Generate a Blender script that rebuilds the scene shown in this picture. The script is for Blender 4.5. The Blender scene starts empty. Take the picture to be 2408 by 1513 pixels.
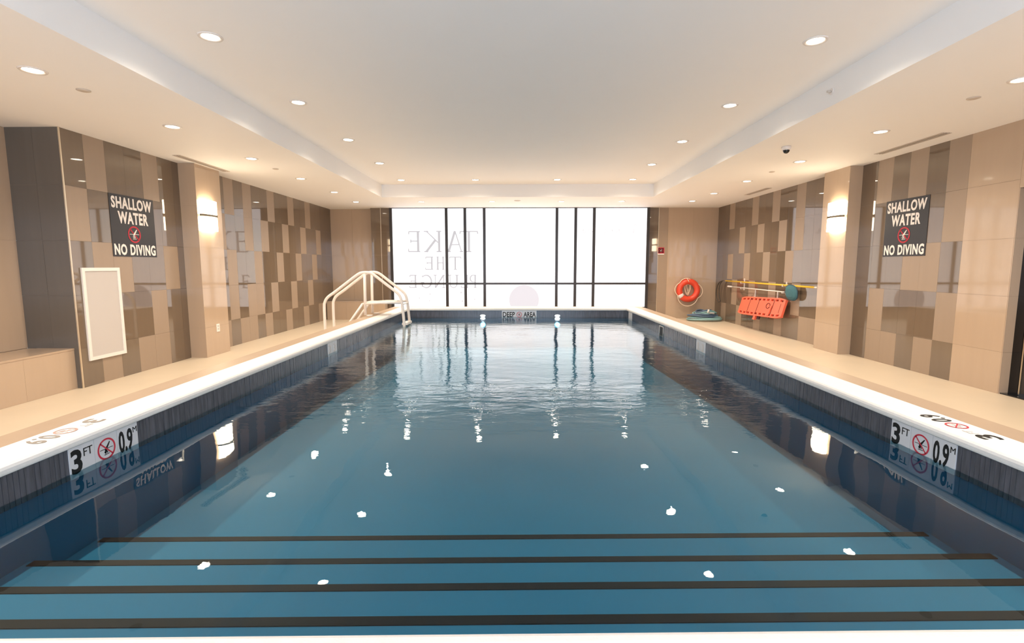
import bpy, bmesh, math, random
from mathutils import Vector, Matrix
random.seed(7)
R = math.radians
C = bpy.context.scene.collection
SC = bpy.context.scene

# ------------------------------------------------------------------ camera
cam_d = bpy.data.cameras.new('camera')
cam = bpy.data.objects.new('camera', cam_d); C.objects.link(cam)
cam_d.sensor_width = 36; cam_d.sensor_fit = 'HORIZONTAL'
cam_d.lens = 36 * 1171.8 / 2408; cam_d.clip_start = .02; cam_d.clip_end = 200
p, yw, rl = R(6.348), R(0.613), R(-0.055)
fw = Vector((-math.sin(yw)*math.cos(p), math.cos(yw)*math.cos(p), -math.sin(p)))
rt = Vector((math.cos(yw), math.sin(yw), 0)); up = rt.cross(fw)
r2 = math.cos(rl)*rt + math.sin(rl)*up; u2 = -math.sin(rl)*rt + math.cos(rl)*up
cam.matrix_world = Matrix(((r2.x, u2.x, -fw.x, 0), (r2.y, u2.y, -fw.y, 0), (r2.z, u2.z, -fw.z, 1.4), (0, 0, 0, 1)))
SC.camera = cam

# ------------------------------------------------------------------ world, exposure
W = bpy.data.worlds.new('world'); SC.world = W; W.use_nodes = True
bg = W.node_tree.nodes['Background']
bg.inputs[0].default_value = (.80, .90, 1.0, 1); bg.inputs[1].default_value = 1.0
SC.view_settings.view_transform = 'Standard'; SC.view_settings.look = 'None'
SC.view_settings.gamma = 1.0; SC.view_settings.use_curve_mapping = False
SC.view_settings.exposure = 0.68
SC.cycles.max_bounces = 9

PANE = .73          # radiance of the daylit frosted window film
BACKPANE = 4.0      # cool daylight of the unseen window added behind the camera
SPOT = 60           # watts of every recessed downlight
POOL = 24           # watts of each underwater pool lamp
SCONCE = 10          # radiance of the sconce glass
WARM = (1.0, .855, .685)

# ------------------------------------------------------------------ key dimensions (metres, deck = 0)
XL, XR = -5.02, 5.28
YF, YB = 13.3, -2.6
ZC, ZT = 2.919, 3.193
PX, PF = 2.19, 9.92          # pool wall half width, far wall
SK = .022                    # the near end of the pool is slightly out of square
PN = 1.066
ZR, ZL, ZWAT = .570, .517, .388

# ------------------------------------------------------------------ materials
def mat(name, col=(.8, .8, .8), rough=.5, spec=.5, metal=0, coat=0, emit=None, estr=0, noise=0, nscale=6, bump=0, bscale=40, stretch=None, coatr=.03):
    m = bpy.data.materials.new(name); m.use_nodes = True
    nt = m.node_tree; b = nt.nodes['Principled BSDF']
    b.inputs['Base Color'].default_value = (*col, 1); b.inputs['Roughness'].default_value = rough
    b.inputs['Metallic'].default_value = metal; b.inputs['Specular IOR Level'].default_value = spec
    b.inputs['Coat Weight'].default_value = coat; b.inputs['Coat Roughness'].default_value = coatr
    if emit: b.inputs['Emission Color'].default_value = (*emit, 1); b.inputs['Emission Strength'].default_value = estr
    if noise or bump:
        tc = nt.nodes.new('ShaderNodeNewGeometry'); mp = nt.nodes.new('ShaderNodeMapping')
        nt.links.new(tc.outputs['Position'], mp.inputs[0])
        if stretch: mp.inputs['Scale'].default_value = stretch
    if noise:
        n = nt.nodes.new('ShaderNodeTexNoise'); n.inputs['Scale'].default_value = nscale; n.inputs['Detail'].default_value = 5
        nt.links.new(mp.outputs[0], n.inputs['Vector'])
        r = nt.nodes.new('ShaderNodeMapRange'); r.inputs[3].default_value = 1-noise; r.inputs[4].default_value = 1+noise
        nt.links.new(n.outputs[0], r.inputs[0])
        mx = nt.nodes.new('ShaderNodeVectorMath'); mx.operation = 'SCALE'; mx.inputs[0].default_value = col
        nt.links.new(r.outputs[0], mx.inputs['Scale']); nt.links.new(mx.outputs[0], b.inputs['Base Color'])
    if bump:
        n = nt.nodes.new('ShaderNodeTexNoise'); n.inputs['Scale'].default_value = bscale; n.inputs['Detail'].default_value = 4
        nt.links.new(mp.outputs[0], n.inputs['Vector'])
        bp = nt.nodes.new('ShaderNodeBump'); bp.inputs['Strength'].default_value = 1; bp.inputs['Distance'].default_value = bump
        nt.links.new(n.outputs[0], bp.inputs['Height']); nt.links.new(bp.outputs[0], b.inputs['Normal'])
    return m

M = {}
M['ceiling'] = mat('ceiling_paint', (.94, .92, .90), .7, .3, noise=.01, nscale=2)
M['deck'] = mat('deck_tile', (.63, .525, .395), .38, .35, noise=.05, nscale=3)
M['coping'] = mat('coping_stone', (.76, .735, .70), .55, .35, noise=.05, nscale=45, bump=.0006, bscale=160)
M['strip'] = mat('rim_strip_tile', (.42, .305, .21), .35, .4, noise=.05, nscale=8)
M['beige'] = mat('beige_gloss_tile', (.49, .365, .26), .06, .55, noise=.035, nscale=2.5, stretch=(6, 6, .6))
M['dark'] = mat('polished_brown_tile', (.172, .126, .088), .03, .85, noise=.06, nscale=2, stretch=(8, 8, .5))
M['dark2'] = mat('polished_taupe_tile', (.150, .110, .079), .03, .85, noise=.06, nscale=2, stretch=(8, 8, .5))
M['light'] = mat('honed_brown_tile', (.35, .262, .190), .34, .4, noise=.04, nscale=2, stretch=(8, 8, .5))
M['grout'] = mat('grout', (.30, .23, .17), .8, .2)
M['darkend'] = mat('charcoal_gloss_tile', (.13, .115, .10), .12, .6, noise=.08, nscale=2, stretch=(8, 8, .6))
M['trim'] = mat('metal_edge_trim', (.75, .66, .52), .3, .5, metal=.8)
M['plaster'] = mat('pool_plaster', (.028, .178, .30), .6, .2, noise=.05, nscale=3)
M['mosaic'] = mat('dark_mosaic', (.082, .080, .094), .2, .5, noise=.7, nscale=48, stretch=(1, 1, .12))
M['mosaicgrout'] = mat('mosaic_grout', (.09, .09, .10), .8, .2)
M['nosing'] = mat('black_nosing', (.012, .010, .009), .5, .2)
M['tilewhite'] = mat('marker_tile_white', (.62, .62, .64), .25, .4)
M['ink'] = mat('black_ink', (.012, .012, .012), .5, .2)
M['inkfaint'] = mat('glare_grey_ink', (.30, .26, .22), .5, .2)  # ink lightened to look washed out by glare
M['redfaint'] = mat('glare_red_ink', (.62, .36, .30), .5, .2)  # glare wash painted into the red
M['red'] = mat('red_ink', (.50, .025, .045), .5, .3)
M['navy'] = mat('sign_charcoal', (.040, .040, .046), .45, .3)
M['cream'] = mat('sign_letter_white', (.85, .80, .76), .5, .3)
M['white'] = mat('white_enamel', (.84, .78, .73), .3, .5)
M['rail'] = mat('white_vinyl_rail', (.86, .78, .70), .32, .45)
M['frame'] = mat('window_frame_black', (.022, .018, .018), .35, .5)
M['lamp'] = mat('lamp_face', (1, 1, 1), .5, emit=(1, .88, .68), estr=14)
M['shade'] = mat('sconce_glass', (1, .95, .85), .4, emit=(1, .84, .60), estr=SCONCE)
M['chrome'] = mat('brushed_metal', (.55, .50, .42), .25, .5, metal=1)
M['bandmetal'] = mat('sconce_band', (.16, .13, .09), .45, .4)
M['groutlight'] = mat('beige_grout', (.46, .36, .27), .7, .2)
M['vent'] = mat('vent_metal', (.62, .54, .46), .5, .3)
M['slot'] = mat('vent_slot', (.22, .18, .15), .7, .2)
M['panel'] = mat('access_panel_grey', (.56, .52, .49), .55, .3)
M['orange'] = mat('orange_plastic', (.86, .155, .085), .38, .45)
M['ring'] = mat('ring_buoy_red', (.78, .075, .035), .35, .5)
M['rope'] = mat('cream_rope', (.82, .66, .50), .7, .2, bump=.002, bscale=90)
M['strap'] = mat('dark_strap', (.05, .02, .02), .7, .2)
M['yellow'] = mat('yellow_pole', (.80, .50, .03), .35, .5)
M['net'] = mat('teal_net', (.06, .16, .19), .7, .2, bump=.002, bscale=300)
M['netframe'] = mat('net_frame_blue', (.035, .09, .13), .5, .3)
M['hook'] = mat('dark_hook_metal', (.06, .05, .04), .5, .4)
M['hose'] = mat('teal_hose', (.26, .44, .44), .4, .4)
M['hosedark'] = mat('navy_hose', (.09, .14, .22), .4, .4)
M['black'] = mat('black_door', (.008, .008, .009), .12, .5)
M['blackglass'] = mat('door_glass_dark', (.006, .006, .008), .03, .6)
M['poollight'] = mat('pool_lamp', (1, 1, 1), .3, emit=(.85, .95, 1), estr=6)
M['wallpaint'] = mat('painted_wall', (.62, .52, .42), .6, .3)
M['dome'] = mat('camera_dome_black', (.01, .01, .01), .08, .6)

# frosted daylight film: back-lit panes, faint pastel shapes of the street behind
def film(name, strength, cool=1.0):
    m = mat(name, (.75, .76, .78), .18, .5)
    nt = m.node_tree; b = nt.nodes['Principled BSDF']
    g = nt.nodes.new('ShaderNodeNewGeometry'); mp = nt.nodes.new('ShaderNodeMapping'); mp.inputs['Scale'].default_value = (1.3, 1, .55)
    nt.links.new(g.outputs['Position'], mp.inputs[0])
    n = nt.nodes.new('ShaderNodeTexNoise'); n.inputs['Scale'].default_value = 1.1; n.inputs['Detail'].default_value = 2
    nt.links.new(mp.outputs[0], n.inputs['Vector'])
    cr = nt.nodes.new('ShaderNodeValToRGB'); e = cr.color_ramp.elements
    e[0].position = .36; e[0].color = (1.0*cool, .95, 1.0/cool, 1); e[1].position = .64; e[1].color = (.88*cool, .98, 1.03/cool, 1)
    k = e.new(.5); k.color = (.92*cool, .96, 1.04/cool, 1)
    nt.links.new(n.outputs['Color' if 'Color' in n.outputs else 0], cr.inputs[0]) if False else nt.links.new(n.outputs[0], cr.inputs[0])
    nt.links.new(cr.outputs[0], b.inputs['Emission Color']); b.inputs['Emission Strength'].default_value = strength
    return m
M['film'] = film('frosted_window_film', PANE)
M['backfilm'] = film('added_back_window_film', BACKPANE, .86)  # bright film of the added, unseen window
M['filmtext'] = mat('film_letter_grey', (.03, .03, .03), .4, .2, emit=(1, .96, 1.0), estr=.38)
M['filmball'] = mat('film_disc_pink', (.03, .03, .03), .4, .2, emit=(1, .93, .97), estr=.54)
M['filmfaint'] = mat('film_script_faint', (.03, .03, .03), .4, .2, emit=(1, .95, .98), estr=.50)

# water: clear sheet, Fresnel mirror over a see-through body, rippled surface
def water_mat():
    m = bpy.data.materials.new('pool_water'); m.use_nodes = True
    nt = m.node_tree; N = nt.nodes; L = nt.links; N.clear()
    out = N.new('ShaderNodeOutputMaterial'); mix = N.new('ShaderNodeMixShader')
    tr = N.new('ShaderNodeBsdfTransparent'); tr.inputs[0].default_value = (.86, .97, .98, 1)
    gl = N.new('ShaderNodeBsdfGlossy'); gl.inputs['Roughness'].default_value = 0.0; gl.inputs[0].default_value = (.93, .98, 1, 1)
    fr = N.new('ShaderNodeFresnel'); fr.inputs['IOR'].default_value = 1.333
    geo = N.new('ShaderNodeNewGeometry')
    def noise(sx, sy, scale, detail):
        mp = N.new('ShaderNodeMapping'); mp.inputs['Scale'].default_value = (sx, sy, 1); L.new(geo.outputs['Position'], mp.inputs[0])
        n = N.new('ShaderNodeTexNoise'); n.inputs['Scale'].default_value = scale; n.inputs['Detail'].default_value = detail
        L.new(mp.outputs[0], n.inputs['Vector']); return n
    def math_(op, a, b=None, av=0, bv=0):
        n = N.new('ShaderNodeMath'); n.operation = op
        if a is not None: L.new(a, n.inputs[0])
        else: n.inputs[0].default_value = av
        if b is not None: L.new(b, n.inputs[1])
        else: n.inputs[1].default_value = bv
        return n.outputs[0]
    sep = N.new('ShaderNodeSeparateXYZ'); L.new(geo.outputs['Position'], sep.inputs[0])
    # patch of livelier ripples in mid pool (around y = 3.7), calmer towards the steps
    dy = math_('SUBTRACT', sep.outputs['Y'], None, bv=3.75); dy = math_('MULTIPLY', dy, None, bv=1.9); dy2 = math_('MULTIPLY', dy, dy)
    dx = math_('MULTIPLY', sep.outputs['X'], None, bv=.62); dx2 = math_('MULTIPLY', dx, dx)
    q = math_('ADD', dy2, dx2); ex = math_('POWER', None, q, av=.25)
    calm = N.new('ShaderNodeMapRange'); calm.interpolation_type = 'SMOOTHSTEP'
    calm.inputs[1].default_value = 2.6; calm.inputs[2].default_value = 4.6; calm.inputs[3].default_value = .04; calm.inputs[4].default_value = 1.0
    L.new(sep.outputs['Y'], calm.inputs[0])
    big = noise(1, 1, .9, 2); mid = noise(1, 2.2, 3.2, 3); fine = noise(1, 2.0, 14, 3)
    h1 = math_('MULTIPLY', big.outputs[0], None, bv=.011)
    h2 = math_('MULTIPLY', math_('MULTIPLY', mid.outputs[0], None, bv=.0030), calm.outputs[0])
    h3 = math_('MULTIPLY', math_('MULTIPLY', fine.outputs[0], None, bv=.0010), calm.outputs[0])
    h4 = math_('MULTIPLY', math_('ADD', math_('MULTIPLY', mid.outputs[0], None, bv=.020), math_('MULTIPLY', fine.outputs[0], None, bv=.0035)), ex)
    h = math_('ADD', math_('ADD', h1, h2), math_('ADD', h3, h4))
    bp = N.new('ShaderNodeBump'); bp.inputs['Strength'].default_value = 1; bp.inputs['Distance'].default_value = 1
    L.new(h, bp.inputs['Height']); L.new(bp.outputs[0], gl.inputs['Normal']); L.new(bp.outputs[0], fr.inputs['Normal'])
    L.new(fr.outputs[0], mix.inputs[0]); L.new(tr.outputs[0], mix.inputs[1]); L.new(gl.outputs[0], mix.inputs[2])
    L.new(mix.outputs[0], out.inputs[0])
    return m
M['water'] = water_mat()

# ------------------------------------------------------------------ mesh helpers
class MB:
    def __init__(s): s.v = []; s.f = []; s.sm = []
    def quad(s, a, b, c, d, smooth=False):
        i = len(s.v); s.v += [a, b, c, d]; s.f.append((i, i+1, i+2, i+3)); s.sm.append(smooth); return s
    def box(s, x0, x1, y0, y1, z0, z1):
        i = len(s.v)
        s.v += [(x0,y0,z0),(x1,y0,z0),(x1,y1,z0),(x0,y1,z0),(x0,y0,z1),(x1,y0,z1),(x1,y1,z1),(x0,y1,z1)]
        s.f += [(i,i+3,i+2,i+1),(i+4,i+5,i+6,i+7),(i,i+1,i+5,i+4),(i+1,i+2,i+6,i+5),(i+2,i+3,i+7,i+6),(i+3,i,i+4,i+7)]
        s.sm += [False]*6; return s
    def cyl(s, c, r0, r1, z0, z1, n=24, axis='z', caps=True):
        i = len(s.v)
        for z, r in ((z0, r0), (z1, r1)):
            for k in range(n):
                a = 2*math.pi*k/n; u, w = r*math.cos(a), r*math.sin(a)
                s.v.append({'z': (c[0]+u, c[1]+w, z), 'y': (c[0]+u, z, c[1]+w), 'x': (z, c[0]+u, c[1]+w)}[axis])
        for k in range(n):
            s.f.append((i+k, i+(k+1) % n, i+n+(k+1) % n, i+n+k)); s.sm.append(True)
        if caps:
            s.f.append(tuple(i+k for k in range(n))[::-1]); s.f.append(tuple(i+n+k for k in range(n))); s.sm += [False, False]
        return s
    def annulus(s, cx, cy, ri, ro, z0, z1, n=32):
        # flat ring in local xy with thickness
        i = len(s.v)
        for r, z in ((ri, z0), (ro, z0), (ro, z1), (ri, z1)):
            for k in range(n):
                a = 2*math.pi*k/n; s.v.append((cx+r*math.cos(a), cy+r*math.sin(a), z))
        for q in range(4):
            for k in range(n):
                a, b = i+q*n, i+((q+1) % 4)*n
                s.f.append((a+k, a+(k+1) % n, b+(k+1) % n, b+k)); s.sm.append(False)
        return s
    def lathe(s, c, prof, n=28, closed=False):
        i = len(s.v); m = len(prof)
        for r, z in prof:
            for k in range(n):
                a = 2*math.pi*k/n; s.v.append((c[0]+r*math.cos(a), c[1]+r*math.sin(a), c[2]+z))
        for q in range(m if closed else m-1):
            for k in range(n):
                a, b = i+q*n, i+((q+1) % m)*n
                s.f.append((a+k, a+(k+1) % n, b+(k+1) % n, b+k)); s.sm.append(True)
        return s
    def tube(s, pts, r, n=10, closed=False):
        pts = [Vector(q) for q in pts]; m = len(pts); i = len(s.v); prev = None
        for k, q in enumerate(pts):
            if closed: t = pts[(k+1) % m]-pts[k-1]
            else: t = pts[min(k+1, m-1)]-pts[max(k-1, 0)]
            t.normalize()
            if prev is None:
                ref = Vector((0, 0, 1)) if abs(t.z) < .9 else Vector((1, 0, 0)); a = t.cross(ref).normalized()
            else: a = (prev - t*prev.dot(t)).normalized()
            b = t.cross(a); prev = a
            for j in range(n):
                an = 2*math.pi*j/n; s.v.append(tuple(q+a*(r*math.cos(an))+b*(r*math.sin(an))))
        for k in range(m if closed else m-1):
            a, b = i+k*n, i+((k+1) % m)*n
            for j in range(n):
                s.f.append((a+j, a+(j+1) % n, b+(j+1) % n, b+j)); s.sm.append(True)
        if not closed:
            s.f.append(tuple(i+j for j in range(n))[::-1]); s.f.append(tuple(i+(m-1)*n+j for j in range(n))); s.sm += [False]*2
        return s
    def prism(s, poly, z0, z1):
        n = len(poly); i = len(s.v)
        s.v += [(x, y, z0) for x, y in poly]+[(x, y, z1) for x, y in poly]
        s.f.append(tuple(range(i, i+n))[::-1]); s.f.append(tuple(range(i+n, i+2*n))); s.sm += [False]*2
        for k in range(n): s.f.append((i+k, i+(k+1) % n, i+n+(k+1) % n, i+n+k)); s.sm.append(False)
        return s
    def xf(s, mtx):
        s.v = [tuple(mtx @ Vector(q)) for q in s.v]; return s
    def mesh(s, name, m):
        me = bpy.data.meshes.new(name); me.from_pydata(s.v, [], s.f); me.polygons.foreach_set('use_smooth', s.sm)
        me.materials.append(m); me.update(); return me
    def build(s, name, m, parent=None, fix=True):
        me = s.mesh(name, m)
        if fix:
            b = bmesh.new(); b.from_mesh(me); bmesh.ops.recalc_face_normals(b, faces=b.faces); b.to_mesh(me); b.free()
        return link(name, me, parent)

def link(name, me, parent=None):
    o = bpy.data.objects.new(name, me); C.objects.link(o)
    if parent is not None:
        o.parent = parent; o.matrix_parent_inverse = parent.matrix_world.inverted() if False else Matrix.Translation(-parent.location) if parent.type == 'EMPTY' and parent.parent is None else Matrix.Identity(4)
    return o
def tag(o, label=None, cat=None, group=None, kind=None):
    if label: o['label'] = label
    if cat: o['category'] = cat
    if group: o['group'] = group
    if kind: o['kind'] = kind
    return o
def empty(name, loc=(0, 0, 0)):
    o = bpy.data.objects.new(name, None); C.objects.link(o); o.location = loc; o.empty_display_size = .1; return o
def struct(o, label=None, cat=None): return tag(o, label, cat, kind='structure')
def frame_mtx(o, u, v):
    o, u, v = Vector(o), Vector(u).normalized(), Vector(v).normalized(); n = u.cross(v)
    return Matrix(((u.x, v.x, n.x, o.x), (u.y, v.y, n.y, o.y), (u.z, v.z, n.z, o.z), (0, 0, 0, 1)))
def bezier(pts, n=8, closed=False):
    # Catmull-Rom through points
    P = [Vector(q) for q in pts]; out = []; m = len(P)
    rng = range(m) if closed else range(m-1)
    for k in rng:
        p0 = P[k-1] if (closed or k > 0) else P[0]; p1 = P[k]; p2 = P[(k+1) % m]; p3 = P[(k+2) % m] if (closed or k+2 < m) else P[-1]
        for j in range(n):
            t = j/n
            out.append(.5*((2*p1)+(p2-p0)*t+(2*p0-5*p1+4*p2-p3)*t*t+(3*p1-p0-3*p2+p3)*t**3))
    if not closed: out.append(P[-1])
    return out

def text_mb(txt, x0, y0, w, h, z0, z1, bold=0.0, space=1.0):
    """flat lettering fitted into the box x0..x0+w, y0..y0+h of the local plane"""
    cu = bpy.data.curves.new('lettering', 'FONT'); cu.body = txt; cu.extrude = .5; cu.offset = bold; cu.space_character = space; cu.resolution_u = 3
    o = bpy.data.objects.new('lettering', cu); C.objects.link(o)
    dg = bpy.context.evaluated_depsgraph_get(); me = bpy.data.meshes.new_from_object(o.evaluated_get(dg))
    vs = [tuple(q.co) for q in me.vertices]; fs = [tuple(q.vertices) for q in me.polygons]
    bpy.data.objects.remove(o); bpy.data.curves.remove(cu); bpy.data.meshes.remove(me)
    xs = [q[0] for q in vs]; ys = [q[1] for q in vs]; ax, bx, ay, by = min(xs), max(xs), min(ys), max(ys)
    mb = MB()
    mb.v = [(x0+(q[0]-ax)/(bx-ax)*w, y0+(q[1]-ay)/(by-ay)*h, z1 if q[2] > 0 else z0) for q in vs]
    mb.f = fs; mb.sm = [False]*len(fs); return mb

def diver_symbol(cx, cy, r, z0, z1):
    """diver going head first over a water line, as polygons"""
    mb = MB()
    def limb(ax, ay, bx_, by_, wa, wb):
        d = Vector((bx_-ax, by_-ay)); d.normalize(); nx, ny = -d.y, d.x
        mb.prism([(cx+r*(ax+nx*wa), cy+r*(ay+ny*wa)), (cx+r*(bx_+nx*wb), cy+r*(by_+ny*wb)), (cx+r*(bx_-nx*wb), cy+r*(by_-ny*wb)), (cx+r*(ax-nx*wa), cy+r*(ay-ny*wa))], z0, z1)
    limb(.42, .62, .05, .12, .05, .10); limb(.05, .14, -.12, -.12, .10, .12); limb(-.10, -.08, -.14, -.46, .10, .05)
    limb(-.05, -.1, .10, -.42, .05, .05); limb(-.28, -.55, .30, -.52, .03, .03); limb(-.75, .02, -.16, .02, .025, .025); limb(.14, .02, .75, .02, .025, .025)
    n = 12; mb.prism([(cx+r*(-.17+.10*math.cos(2*math.pi*k/n)), cy+r*(-.30+.10*math.sin(2*math.pi*k/n))) for k in range(n)], z0, z1)
    return mb
def slash_ring(cx, cy, r, z0, z1, wid=.13):
    mb = MB().annulus(cx, cy, r*(1-wid*1.3), r, z0, z1)
    a = R(135); d = (math.cos(a), math.sin(a)); nn = (-d[1], d[0]); w = r*wid*.5; L_ = r*.93
    mb.prism([(cx+d[0]*L_+nn[0]*w, cy+d[1]*L_+nn[1]*w), (cx+d[0]*L_-nn[0]*w, cy+d[1]*L_-nn[1]*w), (cx-d[0]*L_-nn[0]*w, cy-d[1]*L_-nn[1]*w), (cx-d[0]*L_+nn[0]*w, cy-d[1]*L_+nn[1]*w)], z0, z1)
    return mb

# ------------------------------------------------------------------ room shell
T = .2
fl = MB()
fl.box(XL-1.2, -2.5, YB, YF+.6, -.2, 0).box(2.5, XR+1.2, YB, YF+.6, -.2, 0).box(-2.5, 2.5, 10.1, YF+.6, -.2, 0)
struct(fl.build('floor', M['deck']))
TX, TY0, TY1 = 3.0, -1.2, 11.25
ce = MB()
ce.box(XL-1.2, -TX, YB, YF+.6, ZC, ZT+.15).box(TX, XR+1.2, YB, YF+.6, ZC, ZT+.15)
ce.box(-TX, TX, TY1, YF+.6, ZC, ZT+.15).box(-TX, TX, YB, TY0, ZC, ZT+.15)
ce.box(-TX, TX, TY0, TY1, ZT, ZT+.15)
ceil = struct(ce.build('ceiling', M['ceiling']))

tile_cache = {}
def tile_piece(w, h, mname):
    k = (round(w, 3), round(h, 3), mname)
    if k not in tile_cache:
        tile_cache[k] = MB().box(0, w, 0, h, 0, .008).mesh('tile', M[mname])
        me = tile_cache[k]; b = bmesh.new(); b.from_mesh(me); bmesh.ops.recalc_face_normals(b, faces=b.faces); b.to_mesh(me); b.free()
    return tile_cache[k]
def put_tile(parent, org, u, v, a0, a1, b0, b1, mname, jit=True, gap=.0016, name='tile'):
    """tile spanning a0..a1 along u and b0..b1 along v from org, standing proud of the wall"""
    u, v = Vector(u), Vector(v); n = u.cross(v)
    o = bpy.data.objects.new(name, tile_piece(a1-a0-gap, b1-b0-gap, mname)); C.objects.link(o)
    pos = Vector(org)+u*(a0+gap/2)+v*(b0+gap/2)+n*(random.uniform(-.0006, .0006) if jit else 0)
    m = Matrix(((u.x, v.x, n.x, pos.x), (u.y, v.y, n.y, pos.y), (u.z, v.z, n.z, pos.z), (0, 0, 0, 1)))
    o.parent = parent; o.matrix_basis = Matrix.Translation(-parent.location) @ m
    return o
ROWS = [(0, .46), (.46, 1.07), (1.07, 1.69), (1.69, 2.30), (2.30, ZC)]

# left wall: backing, niche near the camera
wl = MB().box(XL-T-.4, XL-.008, 5.60, YF+.6, 0, ZC)
wall_left = struct(wl.build('wall_left', M['grout']))
wall_niche = struct(MB().box(-5.85, -5.628, YB, 5.60, 0, ZC).build('wall_niche', M['groutlight']))
wr = MB().box(XR+.008, XR+.35, 5.42, YF+.6, 0, ZC).box(XR+.14, XR+.35, 4.30, 5.42, 0, ZC).box(XR+.008, XR+.14, 4.30, 5.42, 2.213, ZC).box(XR+.008, XR+.35, YB, 4.30, 0, ZC)
wall_right = struct(wr.build('wall_right', M['grout']))
wb = MB().box(XL-1.2, -3.0, YB-.2, YB, 0, ZC+.4).box(3.0, XR+1.2, YB-.2, YB, 0, ZC+.4).box(-3.0, 3.0, YB-.2, YB, 0, .35).box(-3.0, 3.0, YB-.2, YB, 2.85, ZC+.4)
wall_back = struct(wb.build('wall_back', M['wallpaint']))
wf = MB().box(XL-.1, -3.36, YF+.26, YF+.5, 0, ZC).box(-3.86, -3.36, YF+.008, YF+.3, 0, ZC).box(3.46, XR+.1, YF+.058, YF+.5, 0, ZC).box(-3.36, 3.46, YF+.02, YF+.5, 0, .26)
wall_far = struct(wf.build('wall_far', M['groutlight']))

# tile patterns: per row, D polished dark, d polished taupe, L honed light; columns run away from the camera
def wall_tiles(parent, side, edges, pattern):
    for ri, row in enumerate(pattern):
        b0, b1 = ROWS[ri]
        for k in range(len(edges)-1):
            ch = row[k] if k < len(row) else 'D'
            mname = {'D': 'dark', 'd': 'dark2', 'L': 'light', 'B': 'beige'}[ch]
            y0, y1 = edges[k], edges[k+1]
            if side == 'L': put_tile(parent, (XL-.008, 0, 0), (0, 1, 0), (0, 0, 1), y0, y1, b0, b1, mname)
            else: put_tile(parent, (XR+.008, 0, 0), (0, -1, 0), (0, 0, 1), -y1, -y0, b0, b1, mname)
def edges(a, start, pitch, end):
    e = [a]; y = start
    while y < end-.05:
        if y > a+.05: e.append(y)
        y += pitch
    return e+[end]
# rows from the bottom up
eL1 = edges(5.600, 5.594, .2985, 7.52)
wall_tiles(wall_left, 'L', eL1, ['DLDLLDd', 'DDDDLDd', 'DLLDDLd', 'LDDDDDd', 'DLDDLDd'])
eL2 = edges(8.141, 8.345, .2985, YF+.25)
#           col: -2-1 0 1 2 3 4 5 6 7 8 9 10 ...
wall_tiles(wall_left, 'L', eL2, ['LLDLLDLDDLDDLDDLddd', 'LDLDLLDLDDLDDLDDddd', 'LDLDDLDDLDDLDDLdddd', 'LLDDLDLDDLDDLDDLddd', 'DDLDLDDLDDLDDLDDddd'])
eR1 = [6.036, 6.336, 6.64, 6.94, 7.24, 7.54, 7.87]
wall_tiles(wall_right, 'R', eR1, ['DLDLLd', 'LDDDLd', 'DLLDDd', 'LDDDDd', 'LDLDLd'])
eR2 = edges(8.51, 8.77, .2983, YF+.05)
#           col: -2-1 0 1 2 3 4 5 6 7 8 9 10 11 12
wall_tiles(wall_right, 'R', eR2, ['DLLDDLDDLDDLDDLddd', 'dDDLDDLDDLDDLdddd', 'dDDDLDDLDDLDDLddd', 'DDDLDLDDLDDLDDddd', 'dDDLDDLDDLDDDLddd'])
# beige pier beside the door and its reveal
for b0, b1 in ROWS:
    put_tile(wall_right, (XR+.008, 0, 0), (0, -1, 0), (0, 0, 1), -6.036, -5.418, b0, b1, 'beige')
    if b1 < 2.2: put_tile(wall_right, (XR, 5.418, 0), (1, 0, 0), (0, 0, 1), .001, .14, b0, b1, 'beige')
put_tile(wall_right, (XR, 5.418, 0), (1, 0, 0), (0, 0, 1), .001, .14, 1.69, 2.213, 'beige')
for ys in (5.418-.62*k for k in range(2)):
    put_tile(wall_right, (XR+.008, 0, 0), (0, -1, 0), (0, 0, 1), -ys, -ys+(.62 if ys > 5 else .498), 2.213, ZC, 'beige')
for k in range(7):
    for b0, b1 in ROWS[::1]:
        put_tile(wall_right, (XR+.008, 0, 0), (0, -1, 0), (0, 0, 1), -4.30+k*.98, -4.30+(k+1)*.98, b0, b1, 'beige')
# niche on the left: beige large tiles on its back, dark end face toward the camera
for k in range(7):
    y1 = 5.60-k*1.17; y0 = y1-1.17
    for b0, b1 in ((.47, 1.69), (1.69, ZC)):
        put_tile(wall_niche, (-5.628, 0, 0), (0, 1, 0), (0, 0, 1), y0, y1, b0, b1, 'beige', name='panel')
for a0, a1 in ((-5.62, -5.32), (-5.32, XL)):
    for b0, b1 in ROWS[::1]:
        put_tile(wall_left, (0, 5.602, 0), (1, 0, 0), (0, 0, 1), a0, a1, b0, b1, 'darkend')
struct(MB().box(XL-.004, XL+.006, 5.586, 5.602, 0, ZC).build('trim_1', M['trim']))

# pillars with sconces, clad in beige tile
def pillar(name, x0, x1, y0, y1, face, label):
    e = empty(name, ((x0+x1)/2, (y0+y1)/2, 0)); struct(e, label)
    core = MB().box(x0+(.008 if face < 0 else 0), x1-(.008 if face > 0 else 0), y0+.008, y1-.008, 0, ZC).build('core', M['groutlight'], e)
    for b0, b1 in ROWS:
        if face > 0: put_tile(e, (x1-.008, 0, 0), (0, 1, 0), (0, 0, 1), y0, y1, b0, b1, 'beige', jit=False)
        else: put_tile(e, (x0+.008, 0, 0), (0, -1, 0), (0, 0, 1), -y1, -y0, b0, b1, 'beige', jit=False)
        put_tile(e, (0, y0+.008, 0), (1, 0, 0), (0, 0, 1), x0, x1, b0, b1, 'beige', jit=False)
    return e
pillar('pillar', XL-.02, -4.775, 7.52, 8.141, 1, 'beige tiled pillar on the left wall carrying a lit sconce')
pillar('pillar', 5.083, XR+.02, 7.87, 8.51, -1, 'beige tiled pillar on the right wall carrying a lit sconce')

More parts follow.
